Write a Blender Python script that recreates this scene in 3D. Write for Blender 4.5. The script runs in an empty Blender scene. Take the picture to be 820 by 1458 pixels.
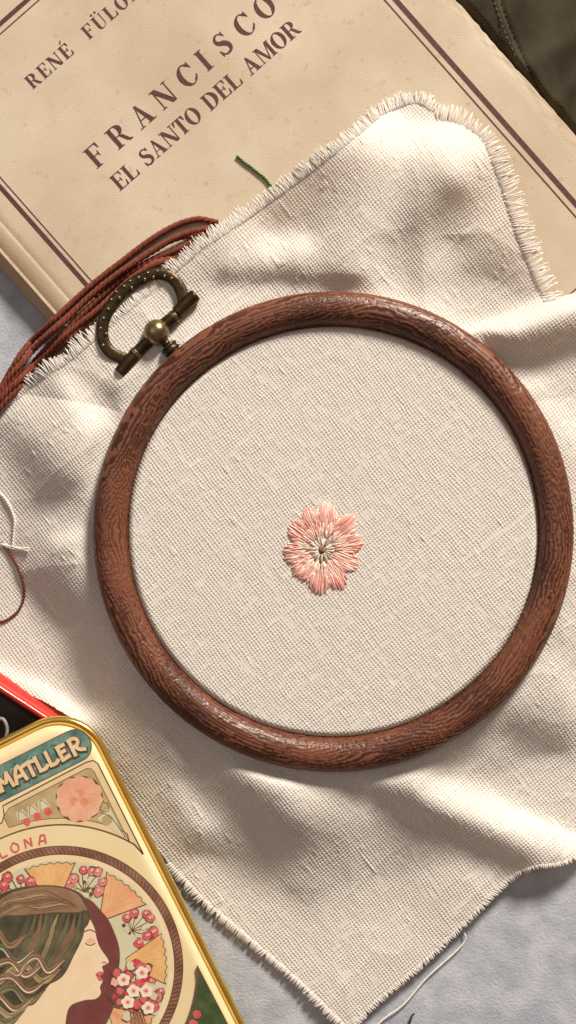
import bpy, math, random
import numpy as np
from mathutils import Matrix, Vector

# ------------------------------------------------------------------ units
# Plan drawing unit: one "px" = 1/5200 m on the table; heights use the same unit.
U = 1.0 / 5200.0
H = 1900.0                      # camera height above the table
random.seed(7); rng = np.random.default_rng(11)
sc = bpy.context.scene
col = sc.collection

# ------------------------------------------------------------------ camera
cd = bpy.data.cameras.new('camera'); cam = bpy.data.objects.new('camera', cd)
col.objects.link(cam); cam.location = (0, 0, H * U)
cd.sensor_fit = 'VERTICAL'; cd.angle = 2 * math.atan(729.0 / H)
cd.clip_start = 0.005; cd.clip_end = 20
sc.camera = cam

# ------------------------------------------------------------------ light
w = bpy.data.worlds.new('World'); sc.world = w; w.use_nodes = True
bg = w.node_tree.nodes['Background']
bg.inputs['Color'].default_value = (1.0, 0.73, 0.53, 1); bg.inputs['Strength'].default_value = 0.19

def area(name, az, el, dist, size, watts, colr):
    d = bpy.data.lights.new(name, 'AREA'); d.shape = 'RECTANGLE'; d.size = size[0]; d.size_y = size[1]
    d.energy = watts; d.color = colr
    o = bpy.data.objects.new(name, d); col.objects.link(o)
    a, e = math.radians(az), math.radians(el)
    v = Vector((math.sin(a) * math.cos(e), math.cos(a) * math.cos(e), math.sin(e)))
    o.location = v * dist; o.rotation_euler = v.to_track_quat('Z', 'Y').to_euler()
    return o
area('window_light', 25, 28, 2.2, (0.42, 0.42), 94, (1.0, 0.905, 0.785))
area('room_light', -70, 62, 2.5, (1.6, 1.6), 7, (0.84, 0.88, 1.0))
sc.view_settings.view_transform = 'Standard'; sc.view_settings.look = 'None'
sc.view_settings.gamma = 1; sc.view_settings.use_curve_mapping = False
sc.view_settings.exposure = 0.0
sc.cycles.max_bounces = 6

# ------------------------------------------------------------------ helpers
def P(px, py, z=0.0):
    """Plan point seen at (px, py) when it stands at height z."""
    k = (H - np.asarray(z, float)) / H
    return np.stack(np.broadcast_arrays((np.asarray(px, float) - 410) * k, (729 - np.asarray(py, float)) * k, np.asarray(z, float)), -1)

_tab = rng.random((256, 256))
def vnoise(x, y, seed=0, perx=None):
    x = np.asarray(x, float); y = np.asarray(y, float)
    xi = np.floor(x).astype(int); yi = np.floor(y).astype(int); fx = x - xi; fy = y - yi
    fx = fx * fx * (3 - 2 * fx); fy = fy * fy * (3 - 2 * fy)
    x0, x1 = (xi % perx, (xi + 1) % perx) if perx else (xi, xi + 1)
    s = seed * 37
    g = lambda a, b: _tab[(a + s) % 256, (b + s * 3) % 256]
    return (g(x0, yi) * (1 - fx) + g(x1, yi) * fx) * (1 - fy) + (g(x0, yi + 1) * (1 - fx) + g(x1, yi + 1) * fx) * fy
def sstep(a, b, x):
    t = np.clip((np.asarray(x, float) - a) / (b - a), 0, 1); return t * t * (3 - 2 * t)

def link(o, parent=None):
    col.objects.link(o)
    if parent is not None:
        o.parent = parent
        o.matrix_parent_inverse = Matrix.Translation(-world_loc(parent))
    return o
def world_loc(o):
    v = Vector(o.location)
    return v if o.parent is None else v
def mesh_np(name, V, F, mats, parent=None, smooth=True, attrs=None, midx=None):
    """V n x 3 in plan units, F m x 4 or m x 3 int array."""
    V = np.asarray(V, np.float32) * U; F = np.asarray(F, np.int32)
    me = bpy.data.meshes.new(name)
    me.vertices.add(len(V)); me.vertices.foreach_set('co', V.ravel())
    k = F.shape[1]
    me.loops.add(F.size); me.loops.foreach_set('vertex_index', F.ravel())
    me.polygons.add(len(F)); me.polygons.foreach_set('loop_start', np.arange(0, F.size, k, dtype=np.int32))
    if smooth: me.polygons.foreach_set('use_smooth', np.ones(len(F), bool))
    for m in (mats if isinstance(mats, (list, tuple)) else [mats]): me.materials.append(m)
    if midx is not None: me.polygons.foreach_set('material_index', np.asarray(midx, np.int32))
    if attrs:
        for an, av in attrs.items():
            at = me.attributes.new(an, 'FLOAT', 'POINT'); at.data.foreach_set('value', np.asarray(av, np.float32))
    me.update(calc_edges=True); me.validate()
    return link(bpy.data.objects.new(name, me), parent)
def mesh_py(name, V, F, mats, parent=None, smooth=False, midx=None):
    me = bpy.data.meshes.new(name)
    me.from_pydata([tuple(float(c) * U for c in v) for v in V], [], [tuple(f) for f in F])
    for m in (mats if isinstance(mats, (list, tuple)) else [mats]): me.materials.append(m)
    if smooth: me.polygons.foreach_set('use_smooth', np.ones(len(me.polygons), bool))
    if midx is not None: me.polygons.foreach_set('material_index', np.asarray(midx, np.int32))
    me.update()
    return link(bpy.data.objects.new(name, me), parent)
def thing(name, label, cat, at, group=None):
    o = bpy.data.objects.new(name, None); o.empty_display_size = 0.01
    o.location = Vector([float(c) * U for c in at]); col.objects.link(o)
    return tag(o, label, cat, group)
def tag(o, label, cat, group=None):
    o['label'] = label; o['category'] = cat
    if group: o['group'] = group
    return o
class MB:
    def __init__(s): s.V = []; s.F = []; s.M = []; s.n = 0
    def add(s, V, F, m=0):
        V = np.asarray(V, float).reshape(-1, 3)
        s.V.append(V); s.F += [tuple(i + s.n for i in f) for f in F]; s.M += [m] * len(F); s.n += len(V)
    def build(s, name, mats, parent=None, smooth=True):
        return mesh_py(name, np.concatenate(s.V), s.F, mats, parent, smooth, s.M)
def smooth_path(pts, n):
    """Catmull-Rom resample of n x d points by length."""
    p = np.asarray(pts, float); q = np.vstack([2 * p[0] - p[1], p, 2 * p[-1] - p[-2]])
    out = []
    for i in range(1, len(q) - 2):
        for t in np.linspace(0, 1, 12, endpoint=False):
            a, b, c, d = q[i - 1], q[i], q[i + 1], q[i + 2]
            out.append(0.5 * (2 * b + (c - a) * t + (2 * a - 5 * b + 4 * c - d) * t * t + (3 * b - a - 3 * c + d) * t ** 3))
    out.append(p[-1]); out = np.array(out)
    s = np.concatenate([[0], np.cumsum(np.linalg.norm(np.diff(out, axis=0), axis=1))])
    k = np.linspace(0, s[-1], n)
    return np.stack([np.interp(k, s, out[:, j]) for j in range(out.shape[1])], -1)
def frames(path):
    T = np.gradient(path, axis=0); T /= np.linalg.norm(T, axis=1)[:, None] + 1e-9
    up = np.array([0, 0, 1.0]); A = np.cross(T, up)
    bad = np.linalg.norm(A, axis=1) < 1e-3
    A[bad] = np.cross(T[bad], [0, 1.0, 0]); A /= np.linalg.norm(A, axis=1)[:, None]
    return T, A, np.cross(A, T)
def tube(mb, path, r, sides=6, m=0, caps=True, flat=1.0):
    path = np.asarray(path, float); T, A, B = frames(path); n = len(path)
    r = np.broadcast_to(r, (n,))
    a = np.linspace(0, 2 * np.pi, sides, endpoint=False)
    V = path[:, None] + r[:, None, None] * (np.cos(a)[None, :, None] * A[:, None] + flat * np.sin(a)[None, :, None] * B[:, None])
    F = [(i * sides + j, i * sides + (j + 1) % sides, (i + 1) * sides + (j + 1) % sides, (i + 1) * sides + j) for i in range(n - 1) for j in range(sides)]
    if caps: F += [tuple(range(sides))[::-1], tuple((n - 1) * sides + j for j in range(sides))]
    mb.add(V.reshape(-1, 3), F, m)
def rope(mb, path, r, plies=2, pitch=14.0, sides=6, wob=0.12, m=0):
    path = np.asarray(path, float); T, A, B = frames(path)
    s = np.concatenate([[0], np.cumsum(np.linalg.norm(np.diff(path, axis=0), axis=1))])
    ph0 = random.random() * 6.28
    for k in range(plies):
        ph = ph0 + 2 * np.pi * k / plies + 2 * np.pi * s / pitch
        rr = r * 0.40 * (1 + wob * (vnoise(s / 9.0, s * 0 + k, 5) - .5))
        q = path + rr[:, None] * (np.cos(ph)[:, None] * A + np.sin(ph)[:, None] * B)
        tube(mb, q, r * (0.60 if plies == 2 else .56), sides, m)
def sphere(mb, c, r, seg=20, rings=12, m=0, zs=1.0):
    V = []; F = []
    for i in range(rings + 1):
        t = np.pi * i / rings
        for j in range(seg):
            a = 2 * np.pi * j / seg
            V.append((c[0] + r * math.sin(t) * math.cos(a), c[1] + r * math.sin(t) * math.sin(a), c[2] + zs * r * math.cos(t)))
    for i in range(rings):
        for j in range(seg):
            F.append((i * seg + j, (i + 1) * seg + j, (i + 1) * seg + (j + 1) % seg, i * seg + (j + 1) % seg))
    mb.add(V, F, m)

# ------------------------------------------------------------------ materials
def mat(name, c1, c2=None, scale=300, rough=0.6, metal=0.0, bump=0.0, bscale=None, detail=4, coat=0.0, sheen=0.0, spec=0.5, attr=None, mid=(0.35, 0.65), sss=0):
    m = bpy.data.materials.new(name); m.use_nodes = True; nt = m.node_tree; N = nt.nodes; L = nt.links
    b = N['Principled BSDF']; b.inputs['Roughness'].default_value = rough; b.inputs['Metallic'].default_value = metal
    b.inputs['Coat Weight'].default_value = coat; b.inputs['Coat Roughness'].default_value = 0.12
    b.inputs['Specular IOR Level'].default_value = spec
    b.inputs['Sheen Weight'].default_value = sheen
    tc = N.new('ShaderNodeTexCoord')
    if c2 is not None:
        rp = N.new('ShaderNodeMapRange'); mx = N.new('ShaderNodeMix'); mx.data_type = 'RGBA'
        rp.inputs['From Min'].default_value, rp.inputs['From Max'].default_value = mid
        if attr:
            at = N.new('ShaderNodeAttribute'); at.attribute_name = attr; L.new(at.outputs['Fac'], rp.inputs['Value'])
        else:
            nz = N.new('ShaderNodeTexNoise'); nz.inputs['Scale'].default_value = scale; nz.inputs['Detail'].default_value = detail
            L.new(tc.outputs['Object'], nz.inputs['Vector']); L.new(nz.outputs['Fac'], rp.inputs['Value'])
        L.new(rp.outputs['Result'], mx.inputs[0])
        mx.inputs[6].default_value = (*c1, 1); mx.inputs[7].default_value = (*c2, 1)
        L.new(mx.outputs[2], b.inputs['Base Color'])
    else: b.inputs['Base Color'].default_value = (*c1, 1)
    if bump:
        bn = N.new('ShaderNodeTexNoise'); bn.inputs['Scale'].default_value = bscale or scale; bn.inputs['Detail'].default_value = 5
        bp = N.new('ShaderNodeBump'); bp.inputs['Strength'].default_value = bump; bp.inputs['Distance'].default_value = 0.0004
        L.new(tc.outputs['Object'], bn.inputs['Vector']); L.new(bn.outputs['Fac'], bp.inputs['Height']); L.new(bp.outputs['Normal'], b.inputs['Normal'])
    return m
M = {}
M['linen'] = mat('linen', (0.82, 0.775, 0.715), (0.89, 0.86, 0.81), 1800, 0.9, sheen=0.15, spec=0.15, bump=0.25, bscale=6000)
M['linen_fringe'] = mat('linen_fringe', (0.84, 0.81, 0.77), (0.91, 0.89, 0.86), 900, 0.85, sheen=0.2, spec=0.2)
M['sheet'] = mat('sheet_felt', (0.36, 0.385, 0.445), (0.50, 0.52, 0.57), 140, 0.95, bump=0.5, bscale=1500, detail=8, spec=0.1)
M['print'] = mat('maroon_print', (0.070, 0.016, 0.018), (0.12, 0.035, 0.035), 1500, 0.75)
M['pages'] = mat('page_edges', (0.55, 0.42, 0.28), (0.66, 0.53, 0.38), 900, 0.9)
M['wood'] = mat('faux_wood', (0.185, 0.066, 0.034), (0.055, 0.017, 0.010), rough=0.43, attr='grain', mid=(0.2, 0.8), coat=0.05, spec=0.4)
M['bronze'] = mat('antique_bronze', (0.05, 0.036, 0.02), (0.09, 0.065, 0.035), 500, 0.4, 0.9, bump=0.25, bscale=1800)
M['bronze_hi'] = mat('polished_bronze', (0.21, 0.155, 0.08), (0.30, 0.23, 0.12), 700, 0.3, 0.9, bump=0.15, bscale=1500)
M['floss'] = mat('brown_floss', (0.135, 0.030, 0.016), (0.20, 0.052, 0.029), 900, 0.8, sheen=0.05, spec=0.2)
M['white_thread'] = mat('white_thread', (0.75, 0.71, 0.65), (0.85, 0.82, 0.77), 900, 0.7, sheen=0.2)
M['green_thread'] = mat('green_thread', (0.025, 0.095, 0.006), (0.065, 0.165, 0.016), 1500, 0.6)
M['black_thread'] = mat('black_thread', (0.012, 0.012, 0.014), (0.02, 0.02, 0.02), 900, 0.6)
M['pink'] = mat('pink_floss', (0.70, 0.27, 0.22), (0.80, 0.40, 0.33), 2500, 0.5, sheen=0.3)
M['pink_pale'] = mat('pale_pink_floss', (0.82, 0.50, 0.42), (0.88, 0.62, 0.54), 2500, 0.5, sheen=0.3)
M['cream'] = mat('cream_floss', (0.80, 0.66, 0.55), (0.85, 0.76, 0.66), 2500, 0.5, sheen=0.3)
M['orange'] = mat('orange_floss', (0.80, 0.36, 0.17), (0.85, 0.45, 0.28), 2500, 0.5, sheen=0.3)
M['olive'] = mat('olive_floss', (0.24, 0.13, 0.08), (0.42, 0.32, 0.22), 2500, 0.55)
M['dark_red'] = mat('dark_red_floss', (0.28, 0.05, 0.04), None, rough=0.55)
M['red_tin'] = mat('red_enamel', (0.50, 0.03, 0.02), (0.58, 0.04, 0.03), 100, 0.28, coat=0.5)
M['tin_inside'] = mat('tin_inside', (0.03, 0.018, 0.016), (0.05, 0.03, 0.028), 200, 0.5)
M['gold'] = mat('gold_lacquer', (0.74, 0.47, 0.10), (0.82, 0.56, 0.16), 120, 0.22, 0.85)
M['lid_cream'] = mat('cream_lacquer', (0.88, 0.71, 0.40), (0.91, 0.76, 0.46), 60, 0.30, 0.15, coat=0.3)

def translucent(m, colr, f):
    nt = m.node_tree; N = nt.nodes; L = nt.links; b = N['Principled BSDF']; out = N['Material Output']
    t = N.new('ShaderNodeBsdfTranslucent'); t.inputs['Color'].default_value = (*colr, 1); mx = N.new('ShaderNodeMixShader'); mx.inputs[0].default_value = f
    L.new(b.outputs[0], mx.inputs[1]); L.new(t.outputs[0], mx.inputs[2]); L.new(mx.outputs[0], out.inputs['Surface'])
translucent(M['linen'], (0.90, 0.64, 0.43), 0.22); translucent(M['linen_fringe'], (0.90, 0.78, 0.64), 0.28)
# ------------------------------------------------------------------ the setting: pale felt sheet
n = 161; g = np.linspace(-3200, 3200, n)
X, Y = np.meshgrid(g, g); Z = 1.2 * (vnoise(X / 90, Y / 90, 3) - .5) + 2.0 * (vnoise(X / 260, Y / 260, 4) - .5) - 2
idx = np.arange(n * n).reshape(n, n)
F = np.stack([idx[:-1, :-1], idx[:-1, 1:], idx[1:, 1:], idx[1:, :-1]], -1).reshape(-1, 4)
o = mesh_np('table_cover', np.stack([X, Y, Z], -1).reshape(-1, 3), F, M['sheet']); o['kind'] = 'structure'

# ------------------------------------------------------------------ book
BT = 30.0                                    # top of the cover
tv = np.array([0.750, -0.661]); dv = np.array([0.661, 0.750])
def B(t, d, z=BT):
    t = np.asarray(t, float); d = np.asarray(d, float)
    return P(t * tv[0] + d * dv[0], t * tv[1] + d * dv[1], z)
D0, D1, T0, T1 = -40.0, 905.0, -252.0, 491.0
book = thing('paperback_book', 'old cream paperback book with maroon lettering and ruled border, lying under the linen', 'book', B(T0, D0, 0))
def book_mat():
    m = mat('aged_paper', (0.51, 0.42, 0.31), (0.625, 0.535, 0.415), 38, 0.85, bump=0.22, bscale=2600, detail=9, spec=0.2)
    nt = m.node_tree; N = nt.nodes; L = nt.links; b = N['Principled BSDF']
    src = b.inputs['Base Color'].links[0].from_socket
    at = N.new('ShaderNodeAttribute'); at.attribute_name = 'toning'
    nz = N.new('ShaderNodeTexNoise'); nz.inputs['Scale'].default_value = 420; nz.inputs['Detail'].default_value = 3
    tc = N.new('ShaderNodeTexCoord'); L.new(tc.outputs['Object'], nz.inputs['Vector'])
    rp = N.new('ShaderNodeMapRange'); rp.inputs['From Min'].default_value = 0.62; rp.inputs['From Max'].default_value = 0.78; rp.inputs['To Max'].default_value = 0.45
    L.new(nz.outputs['Fac'], rp.inputs['Value'])
    ad = N.new('ShaderNodeMath'); ad.operation = 'ADD'; ad.use_clamp = True
    L.new(at.outputs['Fac'], ad.inputs[0]); L.new(rp.outputs['Result'], ad.inputs[1])
    mx = N.new('ShaderNodeMix'); mx.data_type = 'RGBA'; mx.inputs[7].default_value = (0.40, 0.235, 0.12, 1)
    L.new(ad.outputs[0], mx.inputs[0]); L.new(src, mx.inputs[6]); L.new(mx.outputs[2], b.inputs['Base Color'])
    return m
M['paper'] = book_mat()
nt_, nd_ = 190, 190
tt = np.concatenate([np.linspace(T0, T0 + 45, 40), np.linspace(T0 + 47, T1 - 30, 90), np.linspace(T1 - 29, T1, 30)])
dd = np.linspace(D0, D1, 240)
TT, DD = np.meshgrid(tt, dd)
edge = T1 - 1.5 - 3.0 * vnoise(DD / 35, DD * 0, 8) - 2.0 * vnoise(DD / 9, DD * 0, 9)      # worn fore edge
TE = np.where(TT > T1 - 30, T1 - 30 + (TT - (T1 - 30)) * (edge - (T1 - 30)) / 30, TT)
roll = np.clip((T0 + 40 - TE) / 40, 0, 1)
ZZ = BT - 26 * (1 - np.sqrt(np.clip(1 - roll ** 2 * 0.995, 0, 1)))
ZZ += -0.9 * np.exp(-((TE - (T0 + 44)) / 2.2) ** 2)                                          # hinge crease
ZZ += 0.9 * (vnoise(TE / 130, DD / 130, 6) - .5) * sstep(T0 + 40, T0 + 80, TE)
lip = sstep(T1 - 26, T1 - 2, TE); ZZ += -2.2 * lip * vnoise(DD / 30, TE / 14, 7) + 1.2 * lip * (vnoise(DD / 12, TE / 5, 2) - .5)
ton = 0.72 * np.clip(1 - (TE - T0) / 85, 0, 1) ** 1.3 + 0.18 * sstep(T1 - 22, T1, TE) * vnoise(DD / 25, TE / 20, 4)
Vt = B(TE, DD, ZZ).reshape(-1, 3); R_, C_ = TT.shape
idx = np.arange(R_ * C_).reshape(R_, C_)
F = np.stack([idx[:-1, :-1], idx[:-1, 1:], idx[1:, 1:], idx[1:, :-1]], -1).reshape(-1, 4)[:, ::-1]
# fore-edge and tail thickness of the cover card
bd = np.concatenate([idx[:, -1], idx[-1, ::-1], idx[::-1, 0], idx[0, :]])
Vb = Vt[bd] - np.array([0, 0, 2.6]); nb = len(bd); base = len(Vt)
Fs = np.array([(bd[i], bd[(i + 1) % nb], base + (i + 1) % nb, base + i) for i in range(nb) if bd[i] != bd[(i + 1) % nb]])
mesh_np('cover', np.concatenate([Vt, Vb]), np.concatenate([F, Fs]), M['paper'], book, attrs={'toning': np.concatenate([ton.ravel(), ton.ravel()[bd]])})
mb = MB()
q = [B(T0 + 14, D0 + 4, 0.2), B(T1 - 9, D0 + 4, 0.2), B(T1 - 9, D1 - 4, 0.2), B(T0 + 14, D1 - 4, 0.2)]
for k in range(14):                          # slightly uneven leaves
    j = random.uniform(-1.2, 1.2); z0, z1 = 0.3 + k * 1.85, 0.3 + k * 1.85 + 1.75
    c = [(T0 + 14 + j, D0 + 4), (T1 - 9 + j, D0 + 4 + j), (T1 - 9 + j, D1 - 4), (T0 + 14 + j, D1 - 4)]
    V = [B(a, b_, z0) for a, b_ in c] + [B(a, b_, z1) for a, b_ in c]
    mb.add(V, [(0, 1, 5, 4), (1, 2, 6, 5), (2, 3, 7, 6), (3, 0, 4, 7), (4, 5, 6, 7), (3, 2, 1, 0)])
mb.build('page_block', M['pages'], book, smooth=False)

# ---- serif letters, cap height 1; each glyph: width, list of polygons
def rect(x0, y0, x1, y1): return [(x0, y0), (x1, y0), (x1, y1), (x0, y1)]
def ring(cx, cy, ro, ri, a0, a1, n=22, off=0.0):
    a = np.radians(np.linspace(a0, a1, n))
    out = [(cx + ro[0] * math.cos(t), cy + ro[1] * math.sin(t)) for t in a]
    inn = [(cx + off + ri[0] * math.cos(t), cy + ri[1] * math.sin(t)) for t in a]
    return [[out[i], out[i + 1], inn[i + 1], inn[i]] for i in range(n - 1)]
def ribbon(pts, ws):
    p = np.asarray(pts, float); T = np.gradient(p, axis=0); T /= np.linalg.norm(T, axis=1)[:, None] + 1e-9
    Nn = np.stack([-T[:, 1], T[:, 0]], -1); w_ = np.broadcast_to(ws, (len(p),))[:, None] / 2
    a, b = p + Nn * w_, p - Nn * w_
    return [[tuple(a[i]), tuple(b[i]), tuple(b[i + 1]), tuple(a[i + 1])] for i in range(len(p) - 1)]
S_, h_, sf, se = 0.20, 0.055, 0.05, 0.085
def stem(x, w_, y0=0.0, y1=1.0): return [rect(x, y0, x + w_, y1)]
def ser(x, w_, y): return [rect(x - se, y, x + w_ + se, y + sf)]
def glyph(c):
    g = []
    if c == 'I': g = stem(.1, S_) + ser(.1, S_, 0) + ser(.1, S_, 1 - sf); return .4, g
    if c in 'EFLÉ':
        g = stem(.12, S_) + ser(.12, S_, 0) + ser(.12, S_, 1 - sf)
        if c != 'L':
            g += [rect(.3, 1 - sf, .74, 1), [(.74, 1), (.72, 1), (.62, 1 - sf), (.71, .70), (.74, .70)], rect(.3, .49, .56, .49 + sf), [(.58, .38), (.58, .66), (.55, .66), (.50, .52), (.55, .38)]]
        if c != 'F': g += [rect(.3, 0, .76, sf), [(.76, 0), (.78, .33), (.75, .33), (.64, sf), (.64, 0)]]
        if c == 'É': g += [[(.36, 1.10), (.44, 1.10), (.62, 1.30), (.50, 1.34)]]
        return .82, g
    if c == 'T':
        g = stem(.30, S_) + ser(.30, S_, 0) + [rect(.04, 1 - sf, .76, 1), [(.04, 1), (.03, .68), (.06, .68), (.18, 1 - sf), (.18, 1)], [(.76, 1), (.77, .68), (.74, .68), (.62, 1 - sf), (.62, 1)]]
        return .8, g
    if c == 'N':
        g = stem(.12, h_) + stem(.78, h_) + ser(.12, h_, 0) + ser(.78, h_, 1 - sf) + [rect(.0, 1 - sf, .2, 1), [(.06, 1), (.30, 1), (.835, 0), (.62, 0)]]
        return .95, g
    if c == 'A':
        g = [[(.13, 0), (.19, 0), (.46, .96), (.42, 1.0)], [(.38, 1.02), (.50, 1.02), (.84, 0), (.60, 0)], rect(.24, .30, .66, .35), rect(.02, 0, .30, sf), rect(.50, 0, .94, sf)]
        return .95, g
    if c == 'M':
        g = stem(.12, h_) + stem(.86, S_) + ser(.12, h_, 0) + ser(.86, S_, 0) + [rect(.02, 1 - sf, .25, 1), rect(.9, 1 - sf, 1.14, 1), [(.12, 1), (.34, 1), (.66, 0), (.54, 0)], [(.56, 0), (.63, 0), (.92, 1), (.86, 1)]]
        return 1.16, g
    if c in 'OÖ':
        g = ring(.45, .5, (.43, .52), (.21, .47), 0, 360, 34)
        if c == 'Ö': g += ring(.29, 1.2, (.085, .085), (.001, .001), 0, 360, 12) + ring(.61, 1.2, (.085, .085), (.001, .001), 0, 360, 12)
        return .9, g
    if c == 'C':
        g = ring(.45, .5, (.43, .52), (.22, .47), 42, 318, 28, .03) + [[(.80, .66), (.77, 1.0), (.74, 1.0), (.66, .86), (.70, .78)], [(.70, .19), (.66, .12), (.82, .20), (.80, .30), (.77, .30)]]
        return .86, g
    if c == 'D':
        g = stem(.12, S_) + ser(.12, S_, 0) + ser(.12, S_, 1 - sf) + ring(.40, .5, (.50, .5), (.26, .45), -90, 90, 22) + [rect(.3, 1 - sf, .41, 1), rect(.3, 0, .41, sf)]
        return .94, g
    if c in 'PR':
        g = stem(.12, S_) + ser(.12, S_, 0) + ser(.12, S_, 1 - sf) + ring(.44, .735, (.34, .265), (.12, .215), -90, 90, 18) + [rect(.3, 1 - sf, .45, 1), rect(.3, .47, .45, .47 + sf)]
        if c == 'R': g += [[(.44, .50), (.62, .46), (.80, .10), (.90, .05), (.92, .0), (.74, 0), (.62, .12)]]
        return (.94 if c == 'R' else .84), g
    if c in 'UÜ':
        g = stem(.12, S_, .28) + stem(.72, h_, .28) + ser(.12, S_, 1 - sf) + ser(.72, h_, 1 - sf) + ring(.4475, .3, (.3275, .32), (.275, .27), 180, 360, 20)
        g += ring(.33, .3, (.21, .32), (.01, .22), 180, 270, 12)
        if c == 'Ü': g += ring(.29, 1.2, (.085, .085), (.001, .001), 0, 360, 12) + ring(.61, 1.2, (.085, .085), (.001, .001), 0, 360, 12)
        return .92, g
    if c == 'S':
        p = smooth_path([(.60, .80), (.46, .96), (.27, .95), (.16, .78), (.24, .61), (.44, .49), (.57, .32), (.54, .12), (.36, .025), (.17, .07), (.07, .26)], 34)
        ws = np.interp(np.linspace(0, 1, 34), [0, .12, .3, .5, .7, .88, 1], [.05, .06, .15, .23, .16, .07, .05])
        g = ribbon(p, ws) + [[(.64, .70), (.63, 1.0), (.60, 1.0), (.54, .88)], [(.05, .0), (.08, 0), (.16, .13), (.06, .32), (.03, .32)]]
        return .70, g
    return .45, []
_lay = [0]
def put_letters(name, items, place, mats, parent, z0, step=0.012, tilt=0):
    """items: (char, x of left edge, size); place(x, y, z) -> plan point; one mesh for the printed word."""
    mb = MB(); k = 0
    for ch, x, s, by in items:
        _, polys = glyph(ch)
        for pg in polys:
            k += 1
            mb.add(np.array([place(x + a * s, by + b * s, z0 + step * (k % 24)) for a, b in pg]), [tuple(range(len(pg)))])
    return mb.build(name, mats, parent, smooth=False)
def typeset(text, x0, x1, size, by=0, gap=0.08):
    ws = [glyph(c)[0] * (1.0 if c != ' ' else 1.0) for c in text]
    total = sum(ws) * size; sp = (x1 - x0 - total) / max(1, len(text) - 1)
    out = []; x = x0
    for c, w_ in zip(text, ws):
        out.append((c, x, size, by)); x += w_ * size + sp
    return out
def cover_z(t, d): return BT + 0.9 * (vnoise(np.asarray(t) / 130, np.asarray(d) / 130, 6) - .5)
def on_cover(t, y, z): return B(t, -y, z + float(cover_z(t, -y)) - BT)
def td(px, py): return px * tv[0] + py * tv[1], px * dv[0] + py * dv[1]
# words are parts of the book
tF, dF = td(137, 221)
its = []
for c, off in zip('FRANCISCO', (0, 42.8, 86.5, 128.5, 172, 204, 239.5, 281, 319)):
    its.append((c, tF + off - glyph(c)[0] * 32 / 2, 32, -(dF + 16)))
put_letters('title_lettering', its, on_cover, M['print'], book, BT + .25)
t0, d0 = td(305 / 1.822, 490 / 1.822); t1, d1 = td(783 / 1.822, 80 / 1.822)
t0, dbase = td(174, 274); t1, _ = td(424, 42)
put_letters('subtitle_lettering', typeset('EL SANTO DEL AMOR', t0 - 2, t1 + 4, 24.5, -(dbase - 3)), on_cover, M['print'], book, BT + .25)
t0, dbase = td(50, 129); 
put_letters('author_lettering', typeset('RENÉ  FÜLÖP', t0 - 2, t0 + 204, 20.5, -(dbase - 3)), on_cover, M['print'], book, BT + .25)
# ruled border: thick + thin rule, following the cover
def rule(mb, ta, da, tb, db, wd, zoff):
    nseg = 60; V = []; Fq = []
    L = np.array([tb - ta, db - da], float); L /= np.linalg.norm(L); nn = np.array([-L[1], L[0]])
    for i in range(nseg + 1):
        f = i / nseg; t = ta + (tb - ta) * f; d = da + (db - da) * f
        for s in (-.5, .5):
            a, b = t + nn[0] * wd * s, d + nn[1] * wd * s
            V.append(B(a, b, float(cover_z(a, b)) + zoff))
    mb.add(V, [(2 * i, 2 * i + 1, 2 * i + 3, 2 * i + 2) for i in range(nseg)])
tl = td(0, 266)[0]; tr = td(690, 143)[0]; dt = td(0, 34)[1]; db_ = 860
mb = MB()
rule(mb, tl, dt, tl, db_, 6.5, .30); rule(mb, tr, dt, tr, db_, 7.5, .30); rule(mb, tl - 3, dt, tr + 3, dt, 6.5, .34); rule(mb, tl - 3, db_, tr + 3, db_, 6.5, .34)
mb.build('thick_rule', M['print'], book, smooth=False)
mb = MB()
rule(mb, tl + 9, dt + 11, tl + 9, db_ - 9, 1.8, .30); rule(mb, tr - 12, dt + 11, tr - 12, db_ - 9, 2.2, .30); rule(mb, tl + 9, dt + 11, tr - 12, dt + 11, 1.8, .34); rule(mb, tl + 9, db_ - 9, tr - 12, db_ - 9, 1.8, .34)
mb.build('thin_rule', M['print'], book, smooth=False)

# ------------------------------------------------------------------ dark cloth behind the book
def twill():
    m = mat('dark_twill', (0.032, 0.024, 0.010), (0.060, 0.046, 0.020), 90, 0.8, sheen=0.12, spec=0.2)
    nt = m.node_tree; N = nt.nodes; L = nt.links; b = N['Principled BSDF']; tc = N.new('ShaderNodeTexCoord')
    mp = N.new('ShaderNodeMapping'); mp.inputs['Rotation'].default_value = (0, 0, math.radians(28))
    wv = N.new('ShaderNodeTexWave'); wv.inputs['Scale'].default_value = 820; wv.inputs['Distortion'].default_value = 1.2; wv.inputs['Detail'].default_value = 2
    wv2 = N.new('ShaderNodeTexWave'); wv2.bands_direction = 'Y'; wv2.inputs['Scale'].default_value = 640; wv2.inputs['Distortion'].default_value = 1.5
    L.new(tc.outputs['Object'], mp.inputs['Vector']); L.new(mp.outputs[0], wv.inputs['Vector']); L.new(mp.outputs[0], wv2.inputs['Vector'])
    ad = N.new('ShaderNodeMath'); ad.operation = 'ADD'; L.new(wv.outputs['Fac'], ad.inputs[0]); L.new(wv2.outputs['Fac'], ad.inputs[1])
    bp = N.new('ShaderNodeBump'); bp.inputs['Strength'].default_value = 0.6; bp.inputs['Distance'].default_value = 0.0003
    L.new(ad.outputs[0], bp.inputs['Height']); L.new(bp.outputs['Normal'], b.inputs['Normal'])
    return m
M['twill'] = twill()
gx = np.arange(600, 1200, 3.0); gy = np.arange(-330, 420, 3.0); X, Y = np.meshgrid(gx, gy)
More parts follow.
